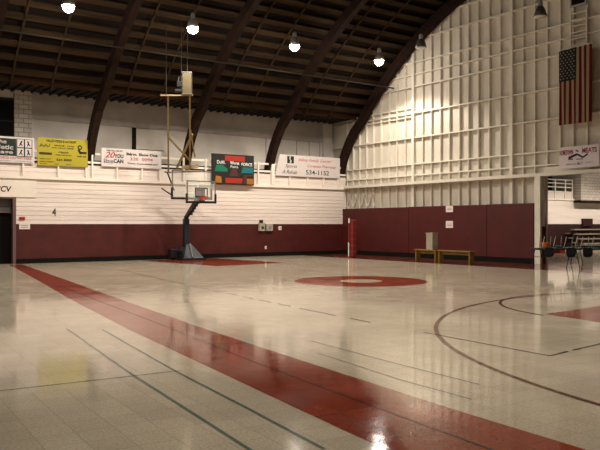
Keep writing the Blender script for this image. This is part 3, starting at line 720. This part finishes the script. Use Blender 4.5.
sbd = thing('suspended_backboard', (15.0, 29.4, 2.85), 'large glass backboard hanging on a tall tan steel frame behind the portable hoop', 'backboard')
ms = face_frame(15.0, 29.4, 2.85)
board(ms, sbd, 1.80, 1.16, 'x')
LT, LB = Vector((12.98, 27.6, 7.0)), Vector((14.13, 30.0, 3.98))
RT, RB = Vector((13.72, 27.07, 7.0)), Vector((14.93, 29.45, 4.1))
MB().beam(LT, LB, 0.075, 0.075).build('frame_post', 'tan_steel', sbd)
MB().beam(RT, RB, 0.075, 0.075).build('frame_post', 'tan_steel', sbd)
RB2 = Vector((15.6, 29.3, 4.05))
def lerp(a, b, t): return a + (b - a) * t
MB().beam(lerp(LT, LB, 0.52), Vector((14.93, 29.5, 4.55)), 0.06, 0.07).build('cross_brace', 'tan_steel', sbd)
MB().beam(lerp(RT, RB, 0.5) + Vector((0.12, 0, 0)), lerp(LT, LB, 1.0) + Vector((0.35, -0.15, 0.2)), 0.06, 0.11).build('cross_brace', 'tan_steel', sbd)
MB().beam(lerp(RT, RB, 0.45) + Vector((0.02, 0, 0)), RB + Vector((0.25, 0, 0.6)), 0.05, 0.05).build('cross_brace', 'tan_steel', sbd)
MB().beam(Vector((14.6, 29.6, 4.2)), Vector((15.35, 29.45, 4.28)), 0.09, 0.16).build('cross_bar', 'tan_steel', sbd)
MB().beam(LB + Vector((-0.1, 0.05, 0.0)), Vector((15.9, 29.35, 4.06)), 0.06, 0.05).build('top_rail', 'tan_steel', sbd)
MB().beam(LT + Vector((-0.25, 0.18, 0.0)), RT + Vector((0.1, -0.07, 0.0)), 0.06, 0.06).build('head_bar', 'tan_steel', sbd)
bx = MB(); mbx = Matrix.Translation((13.62, 27.1, 7.05)) @ Matrix.Rotation(radians(-35), 4, 'Z')
bx.box(-0.19, 0.19, -0.15, 0.15, 0, 0.86, mbx, bev=0.015); mo = bx.build('motor_box', 'tan_box', sbd)
MB().box(-0.21, 0.21, -0.17, 0.17, -0.04, 0.0, mbx).box(-0.21, 0.21, -0.17, 0.17, 0.86, 0.89, mbx).build('box_lip', 'chrome', mo)
mc = MB().bar((-0.5, 0, 0.12), (-0.2, 0, 0.12), 0.09, 12, mt=mbx).box(-0.42, -0.22, -0.1, 0.1, 0.3, 0.52, mbx, bev=0.01).bar((-0.36, 0, 0.52), (-0.36, 0, 0.72), 0.03, mt=mbx).bar((-0.24, -0.08, 0.1), (-0.24, -0.08, 0.75), 0.02, mt=mbx)
mc.build('winch', 'black_metal', sbd)
for p in (LT + Vector((-0.08, 0.0, 0)), Vector((13.42, 27.25, 7.5)), Vector((13.62, 27.1, 7.9))):
    MB().bar(p, (p.x, p.y, vault_z(p.y, R_ROOF - 0.05)), 0.014, 6).build('hanging_cable', 'cable_grey', sbd)
MB().beam(LB + Vector((-0.15, 0.1, 0.02)), LB + Vector((0.2, -0.1, 0.0)), 0.06, 0.05).beam(LB + Vector((-0.05, 0, 0)), Vector((14.2, 29.55, 3.15)), 0.05, 0.05).beam(Vector((13.75, 29.9, 3.25)), Vector((14.12, 29.5, 2.9)), 0.05, 0.05).build('side_strut', 'black_metal', sbd)

# ------------------------------------------------------------------ flag
fy0, fw, fz1, fh, fx = 17.31, 1.43, 8.48, 2.93, XE - 0.42
b = MB(); NU, NV = 52, 24
def fpos(u, v, off=0.0): return Vector((fx - off + 0.035 * sin(u * 19 + v * 2.0) * (0.3 + 0.7 * (1 - v)), fy0 - u * fw, fz1 - fh * (1 - v) + (0.05 * u * v)))
grid = [[b.bm.verts.new(fpos(i / NU, j / NV)) for j in range(NV + 1)] for i in range(NU + 1)]
for i in range(NU):
    for j in range(NV):
        f = b.bm.faces.new([grid[i][j], grid[i + 1][j], grid[i + 1][j + 1], grid[i][j + 1]]); f.material_index = (i // 4) % 2
bmesh.ops.solidify(b.bm, geom=b.bm.faces[:], thickness=0.008)
fg = tag(b.build('flag', ['flag_red', 'flag_white']), 'American flag hanging vertically on the white end wall', 'flag')
cu, cv = 0.54, 0.58
b = MB(); g2 = [[b.bm.verts.new(fpos(cu * i / 14, cv + (1 - cv) * j / 12, 0.014)) for j in range(13)] for i in range(15)]
for i in range(14):
    for j in range(12): b.bm.faces.new([g2[i][j], g2[i + 1][j], g2[i + 1][j + 1], g2[i][j + 1]])
bmesh.ops.solidify(b.bm, geom=b.bm.faces[:], thickness=0.008)
cn = b.build('canton', 'flag_navy', fg)
b = MB()
for r in range(11):
    for c in range(9):
        if (r + c) % 2: continue
        p = fpos(cu * (c + 1) / 10.0, cv + (1 - cv) * (r + 1) / 12.0, 0.026); vs = []
        for k in range(10):
            rr = 0.036 if k % 2 == 0 else 0.015; a = pi / 2 + k * pi / 5
            vs.append(b.bm.verts.new((p.x, p.y - rr * cos(a), p.z + rr * sin(a))))
        b.bm.faces.new(vs)
b.build('stars', 'flag_white', cn)
MB().bar((fx, fy0 + 0.05, fz1 + 0.01), (fx, fy0 - fw - 0.05, fz1 + 0.06), 0.018).bar((fx, fy0 - 0.1, fz1 + 0.02), (XE + 0.1, fy0 - 0.1, fz1 + 0.02), 0.015).bar((fx, fy0 - fw + 0.1, fz1 + 0.05), (XE + 0.1, fy0 - fw + 0.1, fz1 + 0.05), 0.015).build('hanging_pole', 'stud_cream', fg)

# ------------------------------------------------------------------ benches, bin, volleyball post
def bench(y0, y1, label):
    x0, x1 = 22.34, 22.66
    t = thing('bench', (22.5, (y0 + y1) / 2, 0), label, 'bench', 'yellow benches along the padding')
    MB().box(x0, x1, y0, y1, 0.51, 0.555, bev=0.008).build('seat', 'bench_yellow', t)
    for y in (y0 + 0.08, y1 - 0.08):
        MB().box(x0 + 0.03, x1 - 0.03, y - 0.03, y + 0.03, 0.0, 0.51).build('leg', 'bench_yellow', t)
    MB().box(22.48, 22.52, y0 + 0.11, y1 - 0.11, 0.38, 0.50).build('stretcher', 'bench_yellow', t)
bench(21.42, 22.72, 'yellow wooden bench with the grey bin standing on it')
bench(19.55, 21.36, 'yellow wooden bench on the right, with nothing on it')
gb = tag(MB().prism([(22.34, 21.62, 0.555), (22.66, 21.62, 0.555), (22.66, 21.98, 0.555), (22.34, 21.98, 0.555)], 0, (0, 0, 0.68)).build('grey_bin', 'bin_grey'), 'upright grey bin standing on the left yellow bench', 'bin')
MB().box(22.32, 22.68, 21.60, 22.0, 1.225, 1.275, bev=0.01).build('lid', 'bin_grey', gb)
vb = thing('volleyball_post', (22.4, 27.05, 0), 'volleyball post with a red protective pad standing in front of the corner', 'post')
MB().lathe([(0.22, 0), (0.22, 0.03), (0.06, 0.06)], (22.33, 27.15, 0), 20).build('base', 'red_paint', vb)
MB().bar((22.33, 27.15, 0.05), (22.33, 27.15, 1.7), 0.04, 12).build('pole', 'red_paint', vb)
MB().bar((22.33, 27.15, 1.55), (22.33, 27.15, 1.93), 0.035, 12).bar((22.29, 27.13, 0.08), (22.29, 27.13, 0.75), 0.025, 8).build('inner_pole', 'white_line', vb)
pd = MB().box(22.38, 22.62, 26.92, 27.14, 0.05, 1.86, bev=0.03); pdo = pd.build('pad', 'red_paint', vb)
for k in range(5): MB().box(22.375, 22.625, 26.915, 27.145, 0.3 + 0.3 * k, 0.32 + 0.3 * k).build('strap', 'ink_maroon', pdo)

# ------------------------------------------------------------------ tables with upturned chairs
TA = radians(-35.55)
def tmat(x, y): return Matrix.Translation((x, y, 0)) @ Matrix.Rotation(TA, 4, 'Z')
def folding_table(x, y, L, label, leg_u):
    t = thing('folding_table', (x, y, 0), label, 'table', 'dark folding tables by the opening'); mt = tmat(x, y)
    MB().box(-L / 2, L / 2, -0.38, 0.38, 0.71, 0.765, mt, bev=0.006).build('tabletop', 'table_dark', t)
    for u in leg_u:
        for v in (-0.28, 0.28):
            MB().bar((u, v, 0.73), (u + (0.14 if v < 0 else -0.14), v, 0.0), 0.016, mt=mt).build('leg', 'black_metal', t)
        MB().bar((u, -0.28, 0.45), (u, 0.28, 0.45), 0.012, mt=mt).build('leg_brace', 'black_metal', t)
    return t
folding_table(23.35, 15.88, 2.44, 'dark folding table with three upturned chairs on it, by the white column', (-1.05, 0.26))
folding_table(27.57, 17.17, 2.0, 'dark folding table at the right edge, behind the first table', (-0.95, 0.95))
def chair(mt, loc, label):
    t = thing('stacking_chair', loc, label, 'chair', 'upturned black chairs on the tables')
    z = 0.765
    MB().box(-0.19, 0.19, -0.36, 0.02, z, z + 0.03, mt, bev=0.01).build('seat', 'chair_black', t)
    b = MB(); n_ = 8; F, Bk = [], []
    prof = [(-0.17, 0.0), (-0.18, -0.2), (-0.15, -0.29), (-0.08, -0.335), (0.08, -0.335), (0.15, -0.29), (0.18, -0.2), (0.17, 0.0)]
    b.prism([(u, -0.46 - 0.04 * (u * u) / 0.03, z + 0.02 + dz) for u, dz in prof], 0, (0, 0.025, 0), mt)
    b.build('backrest', 'chair_black', t)
    for u in (-0.2, 0.2):
        MB().bar((u, -0.33, z + 0.03), (u + 0.06, -0.42, z + 0.43), 0.013, mt=mt).build('leg', 'chrome', t)
        MB().bar((u, -0.02, z + 0.03), (u + 0.06, 0.06, z + 0.43), 0.013, mt=mt).build('leg', 'chrome', t)
        MB().bar((u * 0.8, -0.34, z + 0.02), (u * 0.75, -0.44, z - 0.05), 0.012, mt=mt).build('back_support', 'chrome', t)
    return t
def at(x, y, u): return Matrix.Translation(tmat(x, y) @ Vector((u, 0, 0))) @ Matrix.Rotation(TA, 4, 'Z')
for (x, y, u, lb) in ((23.35, 15.88, -0.79, 'upturned black chair on the table nearest the white column'),
                      (23.35, 15.88, 0.0, 'second upturned black chair from the white column'),
                      (23.35, 15.88, 0.6, 'third upturned black chair from the white column, near the right edge')):
    m_ = at(x, y, u); chair(m_, m_.translation + Vector((0, 0, 0.765)), lb)
mo_ = tmat(23.35, 15.88)
ob = MB().lathe([(0.10, 0.765), (0.14, 0.90), (0.15, 0.97), (0.13, 0.97)], (0, 0, 0), 16, mo_ @ Matrix.Translation((-0.68, 0.2, 0)))
tag(ob.build('plastic_tub', 'orange_plastic'), 'orange tub on the dark table between the chair legs', 'tub')
ob = MB().lathe([(0.10, 0.765), (0.13, 0.82), (0.13, 0.86), (0.11, 0.86)], (0, 0, 0), 16, mo_ @ Matrix.Translation((-0.2, 0.2, 0)))
tag(ob.build('plastic_tub', 'green_plastic'), 'low green tub on the dark table between the two chairs', 'tub')

# ------------------------------------------------------------------ room beyond the opening
XR = 60.0
ax = MB(); lap_siding(ax, XE + 0.3, XR, 1.65, 3.35, YB)
wr = struct(ax.build('wall_back_beyond', 'siding_white'))
MB().box(XE + 0.3, XR, YB + 0.05, YB + 0.15, 0, 3.4).build('backing_board', 'plaster_white', wr)
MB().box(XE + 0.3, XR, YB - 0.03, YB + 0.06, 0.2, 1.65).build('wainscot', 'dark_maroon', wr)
MB().box(XE + 0.3, XR, YB - 0.06, YB + 0.06, 0, 0.2).build('base_strip', 'black_rubber', wr)
struct(MB().box(XE + 0.3, 46.6, YB - 0.1, YU + 0.6, 3.35, 3.46).build('trim_4', 'trim_white'))
g = thing('balcony_railing', (44, YB, 3.46), 'white grid railing of the balcony beyond the opening', 'railing')
MB().box(XE + 0.4, 46.5, YB, YB + 0.05, 3.46, 4.0).build('panel', 'siding_white', g)
for z in (4.28, 4.55, 4.8): MB().box(XE + 0.4, 46.5, YB - 0.03, YB + 0.05, z - 0.035, z + 0.035).build('rail', 'trim_white', g)
for x in (36.0, 37.2, 38.4, 39.6, 40.8, 42.0, 43.2, 44.4, 45.6, 46.45): MB().box(x - 0.06, x + 0.06, YB - 0.05, YB, 3.46, 4.86).build('post', 'trim_white', g)
struct(MB().box(XE + 0.3, XR, YU + 0.6, YU + 0.7, 3.3, 8.6).build('wall_back_balcony', 'roof_wood'))
br = struct(MB().box(46.65, XR, YB - 0.6, YU + 0.5, 3.35, 8.0).build('wall_brick_beyond', 'painted_brick'))
MB().box(46.6, XR, YB - 0.65, YB + 0.1, 3.2, 3.36).build('sill', 'rib_wood', br)
struct(MB().box(XR, XR + 0.15, Y0, YU + 0.7, 0, 8.6).build('wall_right_beyond', 'plaster_white'))
struct(MB().box(XE + 0.25, XR, Y0 - 0.15, Y0, 0, 8.6).build('wall_front_beyond', 'plaster_white'))
struct(MB().box(XE + 0.26, XR, Y0, YU + 0.7, 8.5, 8.65).build('ceiling_beyond', 'roof_wood'))
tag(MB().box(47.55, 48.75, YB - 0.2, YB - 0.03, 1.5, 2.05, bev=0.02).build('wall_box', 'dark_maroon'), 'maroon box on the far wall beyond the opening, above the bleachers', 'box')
bl = thing('bleachers', (50, 29.5, 0), 'wooden bleachers against the far wall beyond the opening', 'bleachers')
for k in range(4):
    yy = 28.0 + 0.75 * k; z = 0.33 + 0.31 * k; xl = 43.2 + 0.75 * k
    MB().box(xl, 58.5, yy, yy + 0.3, z - 0.05, z + 0.03).build('seat_plank', 'bleacher_wood', bl)
    MB().box(xl, 58.5, yy + 0.3, yy + 0.36, z - 0.34, z - 0.06).build('riser', 'bleacher_dark', bl)
    MB().box(xl, 58.5, yy + 0.36, yy + 0.74, z - 0.31, z - 0.25).build('foot_plank', 'bleacher_wood', bl)
    for x in (xl + 0.3, 47.5, 51.0, 54.5, 58.0): MB().box(x, x + 0.06, yy + 0.05, yy + 0.12, 0, z - 0.05).build('support', 'bleacher_dark', bl)
cr = tag(MB().box(35.6, 36.1, 24.6, 25.0, 0.0, 0.22, bev=0.01).build('crate', 'signal_red'), 'small red crate on the floor beyond the tables', 'crate')
MB().box(35.58, 36.12, 24.58, 25.02, 0.19, 0.23).build('crate_rim', 'red_paint', cr)

# ------------------------------------------------------------------ world, camera, view
wd = bpy.data.worlds.new('World'); SC.world = wd; wd.use_nodes = True
wd.node_tree.nodes['Background'].inputs['Color'].default_value = (0.01, 0.009, 0.008, 1)
cam = bpy.data.cameras.new('Camera'); co = bpy.data.objects.new('Camera', cam); COL.objects.link(co)
co.location = (0, 0, 1.65); co.rotation_euler = (pi / 2, 0, radians(-35.55))
cam.sensor_width = 36; cam.lens = 36 * 722 / 600; cam.shift_y = -1 / 600; cam.clip_end = 300
SC.camera = co
SC.view_settings.view_transform = 'Standard'
SC.view_settings.look = 'None'
SC.view_settings.exposure = 0.0
SC.view_settings.gamma = 1.0
SC.view_settings.use_curve_mapping = False
try:
    SC.cycles.use_denoising = True
    SC.cycles.max_bounces = 8; SC.cycles.diffuse_bounces = 4; SC.cycles.transparent_max_bounces = 16
    SC.cycles.sample_clamp_indirect = 8
except Exception: pass
